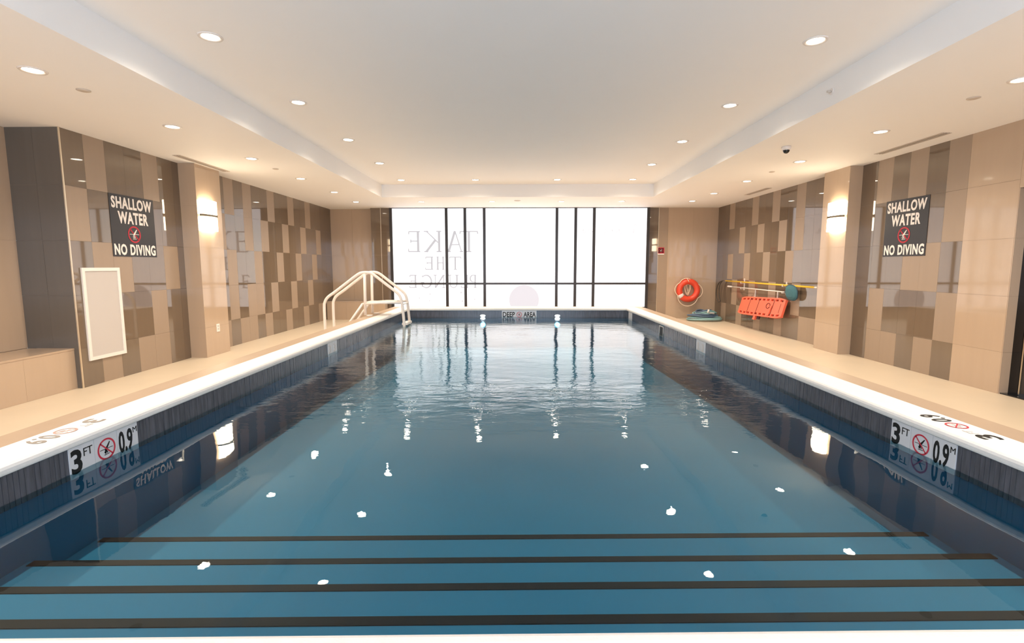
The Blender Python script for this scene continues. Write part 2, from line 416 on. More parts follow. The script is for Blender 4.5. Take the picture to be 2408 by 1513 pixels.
# far wall: beige end panels, narrow polished strips, metal corner trims
def far_tiles(x0, x1, n, y, mname, zs=((0, .46), (.46, 1.07), (1.07, 1.69), (1.69, 2.30), (2.30, ZC))):
    for k in range(n):
        a0, a1 = x0+(x1-x0)*k/n, x0+(x1-x0)*(k+1)/n
        for b0, b1 in zs: put_tile(wall_far, (0, y+.008, 0), (1, 0, 0), (0, 0, 1), a0, a1, b0, b1, mname, jit=False)
far_tiles(XL, -3.86, 2, YF+.25, 'beige'); far_tiles(-3.86, -3.60, 1, YF, 'dark'); far_tiles(-3.60, -3.36, 1, YF, 'dark2')
far_tiles(3.97, XR, 2, YF+.05, 'beige'); far_tiles(3.72, 3.97, 1, YF+.05, 'light'); far_tiles(3.46, 3.72, 1, YF+.05, 'dark2')
struct(MB().box(-3.605, -3.595, YF-.006, YF+.002, 0, ZC).build('trim_2', M['trim']))
struct(MB().box(3.715, 3.725, YF+.044, YF+.052, 0, ZC).build('trim_3', M['trim']))

# ------------------------------------------------------------------ windows
def window(name, x0, x1, y, z0, z1, mulls, transom, facing, film_m, label):
    """facing -1: glazing seen from smaller y"""
    e = empty(name, ((x0+x1)/2, y, z0)); struct(e, label)
    f = .07; d = .09; ya, yb = (y-d*.5, y+d*.5)
    MB().box(x0, x0+f, ya, yb, z0, z1).build('jamb', M['frame'], e)
    MB().box(x1-f, x1, ya, yb, z0, z1).build('jamb', M['frame'], e)
    MB().box(x0+f, x1-f, ya, yb, z1-.045, z1).build('head', M['frame'], e)
    MB().box(x0+f, x1-f, ya, yb, z0, z0+.06).build('sill', M['frame'], e)
    MB().box(x0+f, x1-f, ya+.012, yb, transom-.026, transom+.026).build('transom', M['frame'], e)
    xs = [x0+f]+[q for q in mulls]+[x1-f]
    for q in mulls: MB().box(q-.036, q+.036, ya, yb, z0+.06, z1-.045).build('mullion', M['frame'], e)
    for a, b in zip(xs[:-1], xs[1:]):
        a2 = a+(.036 if a in mulls else 0); b2 = b-(.036 if b in mulls else 0)
        for c, dd in ((z0+.06, transom-.026), (transom+.026, z1-.045)):
            MB().box(a2, b2, y-.006*facing*-1, y+.012*facing*-1 if False else y+.012, c, dd).build('pane', film_m, e)
    return e
w1 = window('window_1', -3.36, 3.46, YF, .26, ZC+.03, [-1.865, -1.375, -.868, 1.037, 1.529, 2.012], .937, -1, M['film'], 'wide black framed window of frosted film panes beyond the pool')
w2 = window('window_added', -3.0, 3.0, YB-.1, .35, 2.85, [-1.5, 0, 1.5], .95, 1, M['backfilm'], 'unseen black framed window added behind the camera for cool daylight')  # added out of view to give the ceiling its cool light

# mirror-written lettering on the film of window_1 (seen from the inside)
S = 5.8/1000
def stroke(mb, ax, ay, bx_, by_, w, z0=0, z1=.002):
    d = Vector((bx_-ax, by_-ay)); d.normalize(); nx, ny = -d.y*w/2, d.x*w/2
    mb.prism([(ax+nx, ay+ny), (bx_+nx, by_+ny), (bx_-nx, by_-ny), (ax-nx, ay-ny)], z0, z1)
def arc(mb, cx, cy, rx, ry, a0, a1, w0, w1, n=12):
    for k in range(n):
        t0, t1 = R(a0+(a1-a0)*k/n), R(a0+(a1-a0)*(k+1)/n); w = w0+(w1-w0)*math.sin(math.pi*(k+.5)/n)
        stroke(mb, cx+rx*math.cos(t0), cy+ry*math.sin(t0), cx+rx*math.cos(t1), cy+ry*math.sin(t1), w)
def serif_letter(ch, x, y, w, h):
    """classic roman capital drawn in a unit box, thick and thin strokes"""
    mb = MB(); tk, th, sf = .095*h+.010, .032*h+.014, .06*h
    P = lambda a, b: (x+a*w, y+b*h)
    def st(a, b, c, d, wd): stroke(mb, *P(a, b), *P(c, d), wd)
    if ch == 'T':
        st(.5, 0, .5, 1, tk); st(0, .98, 1, .98, th); st(.03, .98, .0, .86, th); st(.97, .98, 1., .86, th); st(.36, .015, .64, .015, th)
    if ch == 'A':
        st(.5, 1, .9, 0, tk); st(.5, 1, .1, 0, th); st(.25, .35, .75, .35, th); st(0, .015, .22, .015, th); st(.76, .015, 1., .015, th)
    if ch == 'K':
        st(.14, 0, .14, 1, tk); st(.2, .45, .86, 1, th); st(.36, .56, .88, 0, tk); st(0, .015, .3, .015, th); st(0, .985, .3, .985, th); st(.74, .985, 1, .985, th); st(.76, .015, 1, .015, th)
    if ch == 'E':
        st(.22, 0, .22, 1, tk); st(.05, .98, .95, .98, th); st(.2, .52, .8, .52, th); st(.05, .02, 1, .02, th); st(.95, .98, .95, .85, th); st(1, .02, 1, .16, th); st(.8, .6, .8, .44, th)
    if ch == 'H':
        st(.17, 0, .17, 1, tk); st(.83, 0, .83, 1, tk); st(.17, .52, .83, .52, th)
        for q in (.17, .83): st(q-.15, .015, q+.15, .015, th); st(q-.15, .985, q+.15, .985, th)
    if ch == 'P':
        st(.2, 0, .2, 1, tk); st(0, .015, .42, .015, th); st(.05, .985, .55, .985, th); st(.2, .46, .55, .46, th); arc(mb, *P(.5, .725), .42*w, .265*h, -90, 90, th, tk)
    if ch == 'L':
        st(.22, 0, .22, 1, tk); st(.05, .985, .42, .985, th); st(.05, .02, 1, .02, th); st(1, .02, 1, .18, th)
    if ch == 'U':
        st(.17, .3, .17, 1, tk); st(.85, .3, .85, 1, th); arc(mb, *P(.51, .32), .34*w, .31*h, 180, 360, tk*.6, th); st(0, .985, .34, .985, th); st(.7, .985, 1, .985, th)
    if ch == 'N':
        st(.14, 0, .14, 1, th); st(.86, 0, .86, 1, th); st(.14, 1, .86, 0, tk); st(0, .985, .2, .985, th); st(0, .015, .28, .015, th); st(.72, .985, 1, .985, th)
    if ch == 'G':
        arc(mb, *P(.52, .5), .46*w, .49*h, 45, 315, th, tk, 20); st(.88, .08, .88, .42, tk*.8); st(.7, .42, 1, .42, th); st(.86, .84, .86, .98, th)
    return mb
# local frame: +x of the lettering runs to world -x (it is read from outside)
def film_art(mb, name, m, label=None):
    o = mb.xf(frame_mtx((0, YF-.0065, 0), (-1, 0, 0), (0, 0, 1)) @ Matrix.Scale(-1, 4, (0, 0, 1)))
    ob = o.build(name, m, w1)
    return ob
for ch, xa, xb, z0_, h in [('T', 1.04, 1.516, 1.775, .545), ('A', 1.43, 1.86, 1.775, .545), ('K', 2.0, 2.47, 1.775, .545), ('E', 2.55, 2.88, 1.775, .545),
                          ('T', 1.49, 1.80, 1.31, .335), ('H', 1.93, 2.15, 1.31, .335), ('E', 2.22, 2.44, 1.31, .335),
                          ('P', 1.085, 1.27, .825, .34), ('L', 1.30, 1.49, .825, .34), ('U', 1.56, 1.835, .825, .34), ('N', 1.92, 2.23, .825, .34), ('G', 2.27, 2.57, .825, .34), ('E', 2.67, 2.87, .825, .34)]:
    film_art(serif_letter(ch, xa, z0_, xb-xa, h), 'letter', M['filmtext'])
n = 40; cxb, czb, rb = -.18, .50, .40
film_art(MB().prism([(cxb+rb*math.cos(2*math.pi*k/n), max(czb+rb*math.sin(2*math.pi*k/n)*1.0, .33)) for k in range(n)], 0, .0018), 'printed_disc', M['filmball'])
sc_ = MB()
pts = []
for k in range(70):
    t = k/69; pts.append((-(3.15-1.5*t)+.03*math.sin(t*50), 2.30+.07*math.sin(t*61)*(1 if k % 9 < 6 else .3)+(.12 if k < 4 else 0), 0))
for a, b in zip(pts[:-1], pts[1:]):
    if int(a[0]*4) % 3 != 1: stroke(sc_, a[0], a[1], b[0], b[1], .014)
film_art(sc_, 'script_line', M['filmfaint'])
dr = MB()
for dx_, dz_, rr_ in ((1.50, .70, .030), (1.47, .47, .028), (2.33, .66, .022), (2.62, .55, .02), (1.14, .52, .018), (2.35, .48, .02)):
    dr.prism([(dx_+rr_*math.cos(2*math.pi*k/12), dz_+rr_*math.sin(2*math.pi*k/12)) for k in range(12)], 0, .0018)
film_art(dr, 'printed_drop', M['filmfaint'])['kind'] = 'stuff'

# ------------------------------------------------------------------ pool
pool = empty('swimming_pool', (0, 5.5, 0))
tag(pool, 'raised rectangular swimming pool with white coping and dark mosaic waterline', 'pool')
def rim_ring(d, z):
    """four corners of the pool outline pushed outwards by d"""
    xn = 2.17+d
    return [(-xn, PN-d-SK*xn, z), (xn, PN-d+SK*xn, z), (xn, 9.90+d, z), (-xn, 9.90+d, z)]
def sweep(prof, closed=False, smooth=True):
    mb = MB()
    for (d0, z0), (d1, z1) in zip(prof[:-1], prof[1:]):
        a, b = rim_ring(d0, z0), rim_ring(d1, z1)
        for k in range(4): mb.quad(a[k], a[(k+1) % 4], b[(k+1) % 4], b[k], False)
    return mb
def build_sweep(prof, name, m, parent, sm=True):
    o = sweep(prof).build(name, m, parent)
    b = bmesh.new(); b.from_mesh(o.data); bmesh.ops.remove_doubles(b, verts=b.verts, dist=.0005); bmesh.ops.recalc_face_normals(b, faces=b.faces)
    b.to_mesh(b_me := o.data); b.free(); return o
cop = [(.03, .517), (.006, .517), (.0015, .521), (0, .529), (0, .543), (.004, .555), (.013, .564), (.026, .569), (.045, .571), (.205, .572), (.208, .570), (.208, .517), (.03, .517)]
build_sweep(cop, 'coping', M['coping'], pool)
build_sweep([(.2095, .53), (.2095, .5695), (.374, .5695), (.378, .566), (.378, .53)], 'rim_strip', M['strip'], pool)
build_sweep([(.374, .53), (.374, 0)], 'curb', M['beige'], pool)
# basin: walls, gently sloping floor, steps at the near end
ZB0, ZB1 = -.10, -.22
ba = MB()
def yn(x, y): return y+SK*x
ba.quad((-PX, yn(-PX, 1.0), .517), (-PX, PF, .517), (-PX, PF, -1.0), (-PX, yn(-PX, 1.0), -1.0))
ba.quad((PX, yn(PX, 1.0), .517), (PX, PF, .517), (PX, PF, -1.0), (PX, yn(PX, 1.0), -1.0))
ba.quad((-PX, PF, .517), (PX, PF, .517), (PX, PF, -1.0), (-PX, PF, -1.0))
ba.quad((-PX, yn(-PX, 1.0), .517), (PX, yn(PX, 1.0), .517), (PX, yn(PX, 1.0), -1.0), (-PX, yn(-PX, 1.0), -1.0))
ba.quad((-PX, 2.2, ZB0), (PX, 2.2, ZB0), (PX, 5.0, ZB0), (-PX, 5.0, ZB0)).quad((-PX, 5.0, ZB0), (PX, 5.0, ZB0), (PX, PF, ZB1), (-PX, PF, ZB1))
ba.build('basin', M['plaster'], pool)
treads = [(1.0, 1.475, .288), (1.475, 1.787, .188), (1.787, 2.119, .088), (2.119, 2.484, -.012)]
for k, (y0, y1, z) in enumerate(treads):
    s = MB(); hw = 2.185
    vs = [(-hw, yn(-hw, y0)), (hw, yn(hw, y0)), (hw, yn(hw, y1)), (-hw, yn(-hw, y1))]
    s.prism(vs, -.3, z)
    st_ = s.build('step', M['plaster'], pool)
    b_ = MB(); hw = 2.16; wd = .039
    b_.prism([(-hw, yn(-hw, y1)-wd+.003), (hw, yn(hw, y1)-wd+.003), (hw, yn(hw, y1)+.003), (-hw, yn(-hw, y1)+.003)], z-.03, z+.004)
    b_.build('nosing', M['nosing'], st_)
# upright stick mosaic along the waterline
def mosaic(name, a, b, skip=()):
    mb = MB(); a, b = Vector(a), Vector(b); L_ = (b-a).length; d = (b-a)/L_; nrm = Vector((-d.y, d.x, 0)); k = 0; s_ = 0
    while s_ < L_:
        e_ = min(s_+.0225, L_); mid = (s_+e_)/2
        if not any(q0 < mid < q1 for q0, q1 in skip):
            for z0, z1 in ((.36, .5165),):
                t = random.uniform(.0035, .0062); p0 = a+d*s_; p1 = a+d*e_; q0_, q1_ = p0+nrm*t, p1+nrm*t
                mb.prism([(p0.x, p0.y), (p1.x, p1.y), (q1_.x, q1_.y), (q0_.x, q0_.y)], z0, z1)
        s_ += .0243; k += 1
    o = mb.build(name, M['mosaic'], pool); o['kind'] = 'stuff'; return o
LM = [(2.31, 2.755), (5.64, 5.94)]; RM = [(2.41, 2.845), (5.73, 6.03), (7.40, 7.62), (9.45, 9.75)]
y0_, y1_ = 1.0, PF
mosaic('waterline_mosaic', (-PX, y1_, 0), (-PX, y0_, 0), [(y1_-b, y1_-a) for a, b in LM])
mosaic('waterline_mosaic', (PX, y0_, 0), (PX, y1_, 0), [(a-y0_, b-y0_) for a, b in RM])
mosaic('waterline_mosaic', (PX, PF, 0), (-PX, PF, 0), [(PX-.386, PX+.309)])

# depth markers on the pool walls and coping
def marker(org, u, v, cells, w, h, zt=.008):
    """cells: list of kinds drawn left to right"""
    mt = frame_mtx(org, u, v); n = len(cells)
    for k, c in enumerate(cells):
        x = k*w/n; cw = w/n
        o = MB().box(x+.0008, x+cw-.0008, 0, h, 0, zt).xf(mt).build('marker_tile', M['tilewhite'], pool)
        z0, z1 = zt, zt+.0012
        if c == '3FT':
            mb = text_mb('3', x+cw*.06, h*.12, cw*.42, h*.78, z0, z1, .03); mb.xf(mt).build('numeral', M['ink'], o)
            text_mb('FT', x+cw*.56, h*.58, cw*.36, h*.26, z0, z1).xf(mt).build('lettering', M['ink'], o)
        elif c == 'ND':
            r = min(cw, h)*.37
            diver_symbol(x+cw/2, h*.5, r, z0, z1).xf(mt).build('diver', M['ink'], o)
            slash_ring(x+cw/2, h*.5, r*1.06, z1, z1+.0006, .12).xf(mt).build('prohibition_ring', M['red'], o)
        elif c == '09':
            text_mb('0.9', x+cw*.06, h*.10, cw*.66, h*.78, z0, z1, .025).xf(mt).build('numeral', M['ink'], o)
            text_mb('M', x+cw*.76, h*.66, cw*.2, h*.2, z0, z1).xf(mt).build('lettering', M['ink'], o)
        elif c == 'DEEP' or c == 'AREA':
            text_mb(c, x+cw*.07, h*.2, cw*.86, h*.62, z0, z1, .02).xf(mt).build('lettering', M['ink'], o)
        elif c == '|':
            text_mb('3', x+cw*.25, h*.2, cw*.4, h*.6, z0, z1).xf(mt).build('numeral', M['panel'], o)
    return
HM = .158
marker((-PX+.001, 2.312, .359), (0, 1, 0), (0, 0, 1), ['3FT', 'ND', '09'], .44, HM)
marker((PX-.001, 2.842, .359), (0, -1, 0), (0, 0, 1), ['3FT', 'ND', '09'], .432, HM)
marker((-PX+.001, 5.642, .359), (0, 1, 0), (0, 0, 1), ['|', '|'], .296, HM)
marker((PX-.001, 6.028, .359), (0, -1, 0), (0, 0, 1), ['|', '|'], .296, HM)
marker((PX-.001, 9.748, .359), (0, -1, 0), (0, 0, 1), ['|', '|'], .296, HM)
marker((-.309, PF-.001, .359), (1, 0, 0), (0, 0, 1), ['DEEP'], .28, HM)
marker((-.029, PF-.001, .359), (1, 0, 0), (0, 0, 1), ['ND'], .135, HM)
marker((.106, PF-.001, .359), (1, 0, 0), (0, 0, 1), ['AREA'], .28, HM)
# the same depth inlaid flat on the coping, read from the deck
def flat_mark(org, u, v, w, h, ink, red):
    mt = frame_mtx(org, u, v); z0, z1 = 0, .0012
    text_mb('3', 0, 0, w*.17, h, z0, z1, .02).xf(mt).build('coping_numeral', ink, pool)
    text_mb('FT', w*.20, h*.5, w*.12, h*.4, z0, z1).xf(mt).build('coping_lettering', M['panel'], pool)
    diver_symbol(w*.5, h*.5, h*.4, z0, z1).xf(mt).build('coping_diver', M['panel'], pool)
    slash_ring(w*.5, h*.5, h*.48, z1, z1+.0004).xf(mt).build('coping_ring', red, pool)
    text_mb('0.9', w*.66, 0, w*.3, h, z0, z1, .015).xf(mt).build('coping_numeral', ink, pool)
flat_mark((-2.335, 2.62, .5722), (0, -1, 0), (1, 0, 0), .40, .10, M['inkfaint'], M['redfaint'])  # left marks paler, grazing glare put into their ink colour
flat_mark((2.335, 2.33, .5722), (0, 1, 0), (-1, 0, 0), .42, .10, M['ink'], M['red'])

# skimmer mouth in the right pool wall
sk = MB().box(PX-.005, PX+.001, 7.425, 7.595, .352, .483).build('skimmer', M['ink'], pool)
for a in [(7.40, 7.425, .335, .50), (7.595, 7.62, .335, .50), (7.425, 7.595, .335, .352), (7.425, 7.595, .483, .50)]:
    MB().box(PX-.012, PX, a[0], a[1], a[2], a[3]).build('frame', M['panel'], sk)

# water body surface
wm = MB().quad((-PX, yn(-PX, 1.0), ZWAT), (PX, yn(PX, 1.0), ZWAT), (PX, PF, ZWAT), (-PX, PF, ZWAT))
wo = link('water', wm.mesh('water', M['water'])); tag(wo, 'clear blue pool water with light ripples', 'water', kind='stuff')

# pool lamps in the far wall
for x, s in ((-.69, 'left'), (.80, 'right')):
    e = empty('pool_light', (x, PF, .41)); tag(e, 'small bright pool light at the far waterline, %s of the DEEP AREA tiles' % s, 'light', 'pool lights in the far pool wall')
    MB().prism([(x+.056*math.cos(2*math.pi*k/20), .415+.025*math.sin(2*math.pi*k/20)) for k in range(20)], 0, .008).xf(Matrix(((1, 0, 0, 0), (0, 0, -1, PF-.004), (0, 1, 0, 0), (0, 0, 0, 1)))).build('bezel', M['chrome'], e)
    MB().prism([(x+.048*math.cos(2*math.pi*k/20), .412+.020*math.sin(2*math.pi*k/20)) for k in range(20)], 0, .004).xf(Matrix(((1, 0, 0, 0), (0, 0, -1, PF-.012), (0, 1, 0, 0), (0, 0, 0, 1)))).build('lens', M['poollight'], e)
    ld = bpy.data.lights.new('pool_beam', 'SPOT'); ld.energy = POOL; ld.color = (.88, .98, 1); ld.spot_size = R(95); ld.spot_blend = 1; ld.shadow_soft_size = .008
    l = bpy.data.objects.new('beam', ld); C.objects.link(l); l.parent = e; l.location = (0, -.05, -.16); l.rotation_euler = (R(78), 0, 0)

# ------------------------------------------------------------------ benches
def bench(name, x0, x1, y0, y1, h, n, axis, label):
    e = empty(name, ((x0+x1)/2, (y0+y1)/2, 0)); tag(e, label, 'bench')
    MB().box(x0+(.008 if axis == 'x' else 0), x1-(.008 if axis == 'x' else 0), y0+(.008 if axis == 'y' else 0), y1, 0, h-.02).build('base', M['groutlight'], e)
    MB().box(x0, x1+(.004 if axis == 'x' else 0), y0-(.004 if axis == 'y' else 0), y1, h-.02, h).build('seat', M['beige'], e)
    for k in range(n):
        if axis == 'x':
            a0, a1 = y0+(y1-y0)*k/n, y0+(y1-y0)*(k+1)/n
            put_tile(e, (x1-.008, 0, 0), (0, 1, 0), (0, 0, 1), a0, a1, 0, h-.02, 'beige', jit=False)
        else:
            a0, a1 = x0+(x1-x0)*k/n, x0+(x1-x0)*(k+1)/n
            put_tile(e, (0, y0+.008, 0), (1, 0, 0), (0, 0, 1), a0, a1, 0, h-.02, 'beige', jit=False)
    return e
bench('bench', -5.615, -5.085, 1.4, 5.596, .468, 7, 'x', 'low beige tiled bench in the niche at the left edge')
bench('bench', XL+.01, -3.47, 13.02, 13.28, .479, 3, 'y', 'low beige tiled ledge in the far left corner behind the pool ladder')

# ------------------------------------------------------------------ door on the right
dr_ = empty('door_1', (5.40, 5.0, 0)); struct(dr_, 'black framed glass door at the right edge')
MB().box(5.385, 5.42, 5.31, 5.415, 0, 2.21).build('door_frame', M['black'], dr_)
MB().box(5.385, 5.42, 4.305, 4.40, 0, 2.21).build('door_frame', M['black'], dr_)
MB().box(5.385, 5.42, 4.40, 5.31, 2.12, 2.21).build('door_frame', M['black'], dr_)
lf = MB().box(5.392, 5.415, 4.40, 5.31, .012, 2.12).build('door_leaf', M['blackglass'], dr_)
MB().box(5.383, 5.392, 5.285, 5.30, .02, 2.10).build('door_edge', M['chrome'], lf)
MB().box(5.30, 5.42, 4.31, 5.41, 0, .012).build('threshold', M['black'], dr_)
MB().tube([(5.35, 4.52, .95), (5.35, 4.52, 1.25)], .012).build('door_handle', M['chrome'], lf)

# ------------------------------------------------------------------ ceiling fittings
def make_downlight():
    e = empty('downlight', (0, 0, 0))
    link('trim', MB().lathe((0, 0, 0), [(.063, -.001), (.072, -.007), (.088, -.006), (.092, 0.0), (.063, .0)], 28).mesh('trim', M['white']), e)
    me = MB().lathe((0, 0, 0), [(.063, -.002), (.052, -.0015), (.0005, -.0012)], 28).mesh('lamp', M['lamp']); link('lamp', me, e)
    ld = bpy.data.lights.new('downlight_beam', 'SPOT'); ld.energy = SPOT; ld.color = WARM; ld.spot_size = R(150); ld.spot_blend = 1.0; ld.shadow_soft_size = .025
    l = bpy.data.objects.new('beam', ld); C.objects.link(l); l.parent = e; l.location = (0, 0, -.012)
    return e
proto = make_downlight(); used = False
def copy_tree(o, parent=None):
    c = o.copy(); C.objects.link(c); c.parent = parent
    for ch in list(o.children): copy_tree(ch, c)
    return c
def downlight(x, y, z, label, group):
    global used
    o = proto if not used else copy_tree(proto); used = True
    o.location = (x, y, z); tag(o, label, 'downlight', group)
ords = ['first', 'second', 'third', 'fourth', 'fifth', 'sixth', 'seventh', 'eighth', 'ninth']
sideY = [10.46, 8.856, 7.236, 5.61, 4.03]
for k, y in enumerate(sideY):
    downlight(-3.77, y, ZC, 'recessed downlight over the left deck, %s counting from the far window' % ords[k+1], 'downlights over the left deck')
for k, y in enumerate([10.78, 9.25, 7.56, 5.93, 4.33]):
    downlight(4.14, y, ZC, 'recessed downlight over the right deck, %s counting from the far window' % ords[k+1], 'downlights over the right deck')
for k, x in enumerate([-3.83, -2.27, -.60, 1.04, 2.46, 4.12]):
    downlight(x, 12.02, ZC, 'recessed downlight in the row beside the far window, %s from the left wall' % ords[k], 'downlights in the low band by the window')
for k, x in enumerate([-2.43, -.875, .83, 2.40]):
    downlight(x, 10.66, ZT, 'recessed downlight in the last row of the raised ceiling, %s from left' % ords[k], 'downlights in the far row of the raised ceiling')
for sx, ys, s in ((-2.41, [8.95, 7.32, 5.69, 4.11], 'left'), (2.388, [9.13, 7.49, 5.86, 4.24], 'right')):
    for k, y in enumerate(ys):
        downlight(sx, y, ZT, 'recessed downlight on the %s side of the raised ceiling, %s from the window end' % (s, ords[k+1]), 'downlights along the %s side of the raised ceiling' % s)
# the same grid goes on behind the photographer
for x, s in ((-2.41, 'left'), (2.39, 'right')):
    for y, t in ((2.5, 'above'), (.9, 'behind')): downlight(x, y, ZT, 'recessed downlight in the raised ceiling just %s the picture, %s side' % (t, s), 'downlights at the near end')
for x, s in ((-3.77, 'left'), (4.14, 'right')):
    for y, t in ((2.5, 'above'), (.9, 'behind')): downlight(x, y, ZC, 'recessed downlight in the low ceiling just %s the picture, %s deck' % (t, s), 'downlights at the near end of the deck')
def disc(x, y, z, r, label):
    o = MB().lathe((0, 0, 0), [(.0005, -.010), (r*.7, -.010), (r, -.005), (r, 0), (.0005, 0)], 24).build('sprinkler_cover', M['vent']); o.location = (x, y, z); tag(o, label, 'sprinkler')
disc(-3.756, 4.47, ZC, .052, 'flat round sprinkler cover in the left ceiling near the camera')
disc(-3.786, 7.98, ZC, .045, 'flat round sprinkler cover in the left ceiling above the pillar')
disc(4.155, 4.78, ZC, .052, 'flat round sprinkler cover in the right ceiling near the camera')
disc(4.131, 8.35, ZC, .045, 'flat round sprinkler cover in the right ceiling beyond the camera dome')
disc(0, 11.87, ZC, .075, 'round cover in the middle of the ceiling band at the window')
e = empty('security_camera', (3.448, 6.63, ZC)); tag(e, 'small white security camera with black dome under the right ceiling', 'camera')
MB().lathe((3.448, 6.63, ZC), [(.0005, 0), (.055, 0), (.058, -.02), (.050, -.045), (.0005, -.045)], 24).build('housing', M['white'], e)
MB().lathe((3.448, 6.63, ZC), [(.040, -.045), (.038, -.060), (.028, -.076), (.014, -.085), (.0005, -.087)], 24).build('dome', M['dome'], e)
e = empty('wall_sprinkler', (3.0, 5.0, 3.053)); tag(e, 'tiny white side sprinkler on the right step of the ceiling', 'sprinkler')
MB().cyl((5.0, 3.053), .030, .030, 2.993, 3.0, 16, 'x').build('escutcheon', M['white'], e)
MB().cyl((5.0, 3.053), .009, .009, 2.955, 2.993, 10, 'x').build('nozzle', M['vent'], e)
def vent(x0, x1, y0, y1, label):
    e = empty('slot_vent', ((x0+x1)/2, (y0+y1)/2, ZC)); tag(e, label, 'vent')
    MB().box(x0, x0+.018, y0, y1, ZC-.006, ZC).build('rim', M['vent'], e); MB().box(x1-.018, x1, y0, y1, ZC-.006, ZC).build('rim', M['vent'], e)
    MB().box(x0+.018, x1-.018, y0, y1, ZC-.002, ZC).build('backing', M['slot'], e)
    for k in range(1, 3):
        xx = x0+(x1-x0)*k/3; MB().box(xx-.006, xx+.006, y0, y1, ZC-.006, ZC-.001).build('blade', M['vent'], e)
vent(-4.735, -4.62, 7.0, 8.18, 'long linear air vent in the ceiling above the left pillar')
vent(4.87, 4.99, 5.98, 7.07, 'long linear air vent in the ceiling above the right sign')
vent(4.87, 4.99, 10.05, 11.0, 'short linear air vent in the ceiling above the rescue poles')

# ------------------------------------------------------------------ wall sconces
def sconce(x, y, n, label):
    e = empty('wall_sconce', (x, y, 2.16)); tag(e, label, 'sconce', 'wall sconces on the pillars')
    MB().box(min(x, x+n*.02), max(x, x+n*.02), y-.06, y+.06, 2.02, 2.32).build('back_plate', M['chrome'], e)
    for z0, z1 in ((2.198, 2.395), (1.945, 2.142)):
        # curved glass shade, half drum
        prof = []; k_ = 14
        for k in range(k_+1):
            a = math.pi*k/k_; prof.append((x+n*(.022+.085*math.sin(a)), y-.195*math.cos(a)))
        mb = MB(); mb.prism(prof, z0, z1); mb.build('shade', M['shade'], e)
    MB().prism([(x+n*(.022+.092*math.sin(math.pi*k/14)), y-.20*math.cos(math.pi*k/14)) for k in range(15)], 2.155, 2.185).build('band', M['bandmetal'], e)
sconce(-4.775, 7.74, 1, 'glowing two part wall sconce on the left pillar')
sconce(5.083, 8.09, -1, 'glowing two part wall sconce on the right pillar')

# ------------------------------------------------------------------ wall signs and panels
def pool_sign(org, u, label):
    W_, H_ = .75, .775
    e = empty('warning_sign', org); tag(e, label, 'sign', 'shallow water warning signs')
    mt = frame_mtx(org, u, (0, 0, 1)); z0, z1 = .005, .0065
    MB().box(0, W_, 0, H_, 0, z0).xf(mt).build('board', M['navy'], e)
    for t, x0, x1, ya, yb in (('SHALLOW', .04, .95, .775, .965), ('WATER', .16, .84, .535, .735), ('NO DIVING', .03, .97, .022, .205)):
        text_mb(t, W_*x0, H_*ya, W_*(x1-x0), H_*(yb-ya), z0, z1, .035, 1.12).xf(mt).build('lettering', M['cream'], e)
    slash_ring(W_*.49, H_*.37, .108, z1, z1+.001, .13).xf(mt).build('prohibition_ring', M['red'], e)
    diver_symbol(W_*.49, H_*.37, .105, z0, z1+.0015).xf(mt).build('diver', M['cream'], e)
pool_sign((XL+.0015, 6.19, 1.527), (0, 1, 0), 'dark SHALLOW WATER NO DIVING sign on the left wall')
pool_sign((XR-.0015, 7.312, 1.53), (0, -1, 0), 'dark SHALLOW WATER NO DIVING sign on the right wall')
# small red sign by the window
e = empty('small_red_sign', (3.79, YF+.05, 1.72)); tag(e, 'small red no diving sign on the strip right of the window', 'sign')
mt = frame_mtx((3.71, YF+.0485, 1.70), (1, 0, 0), (0, 0, 1))
MB().box(0, .175, .028, .185, 0, .004).xf(mt).build('plate', M['red'], e)
MB().box(0, .175, 0, .024, 0, .004).xf(mt).build('white_strip', M['cream'], e)
MB().box(.02, .155, .045, .168, .004, .0046).xf(mt).build('field', M['ink'], e)
slash_ring(.0875, .106, .055, .0046, .0056).xf(mt).build('prohibition_ring', M['red'], e)
diver_symbol(.0875, .106, .05, .0046, .0062).xf(mt).build('diver', M['cream'], e)
# framed access panel on the left wall
e = empty('access_panel', (XL, 5.97, .3)); tag(e, 'white framed grey access panel low on the left wall below the sign', 'panel')
mt = frame_mtx((XL+.001, 5.70, .298), (0, 1, 0), (0, 0, 1)); w_, h_, f_ = .55, 1.088, .04
MB().box(f_, w_-f_, f_, h_-f_, 0, .010).xf(mt).build('door_panel', M['panel'], e)
for a in ((0, f_, 0, h_), (w_-f_, w_, 0, h_), (f_, w_-f_, 0, f_), (f_, w_-f_, h_-f_, h_)):
    MB().box(a[0], a[1], a[2], a[3], 0, .018).xf(mt).build('frame_strip', M['white'], e)
# outlet on the left pillar
e = empty('wall_outlet', (-4.775, 7.84, .43)); tag(e, 'white outlet cover low on the left pillar', 'outlet')
MB().box(-4.775, -4.769, 7.80, 7.88, .365, .49).build('plate', M['white'], e)
for z in (.395, .44): MB().box(-4.769, -4.767, 7.822, 7.858, z, z+.028).build('socket', M['panel'], e)

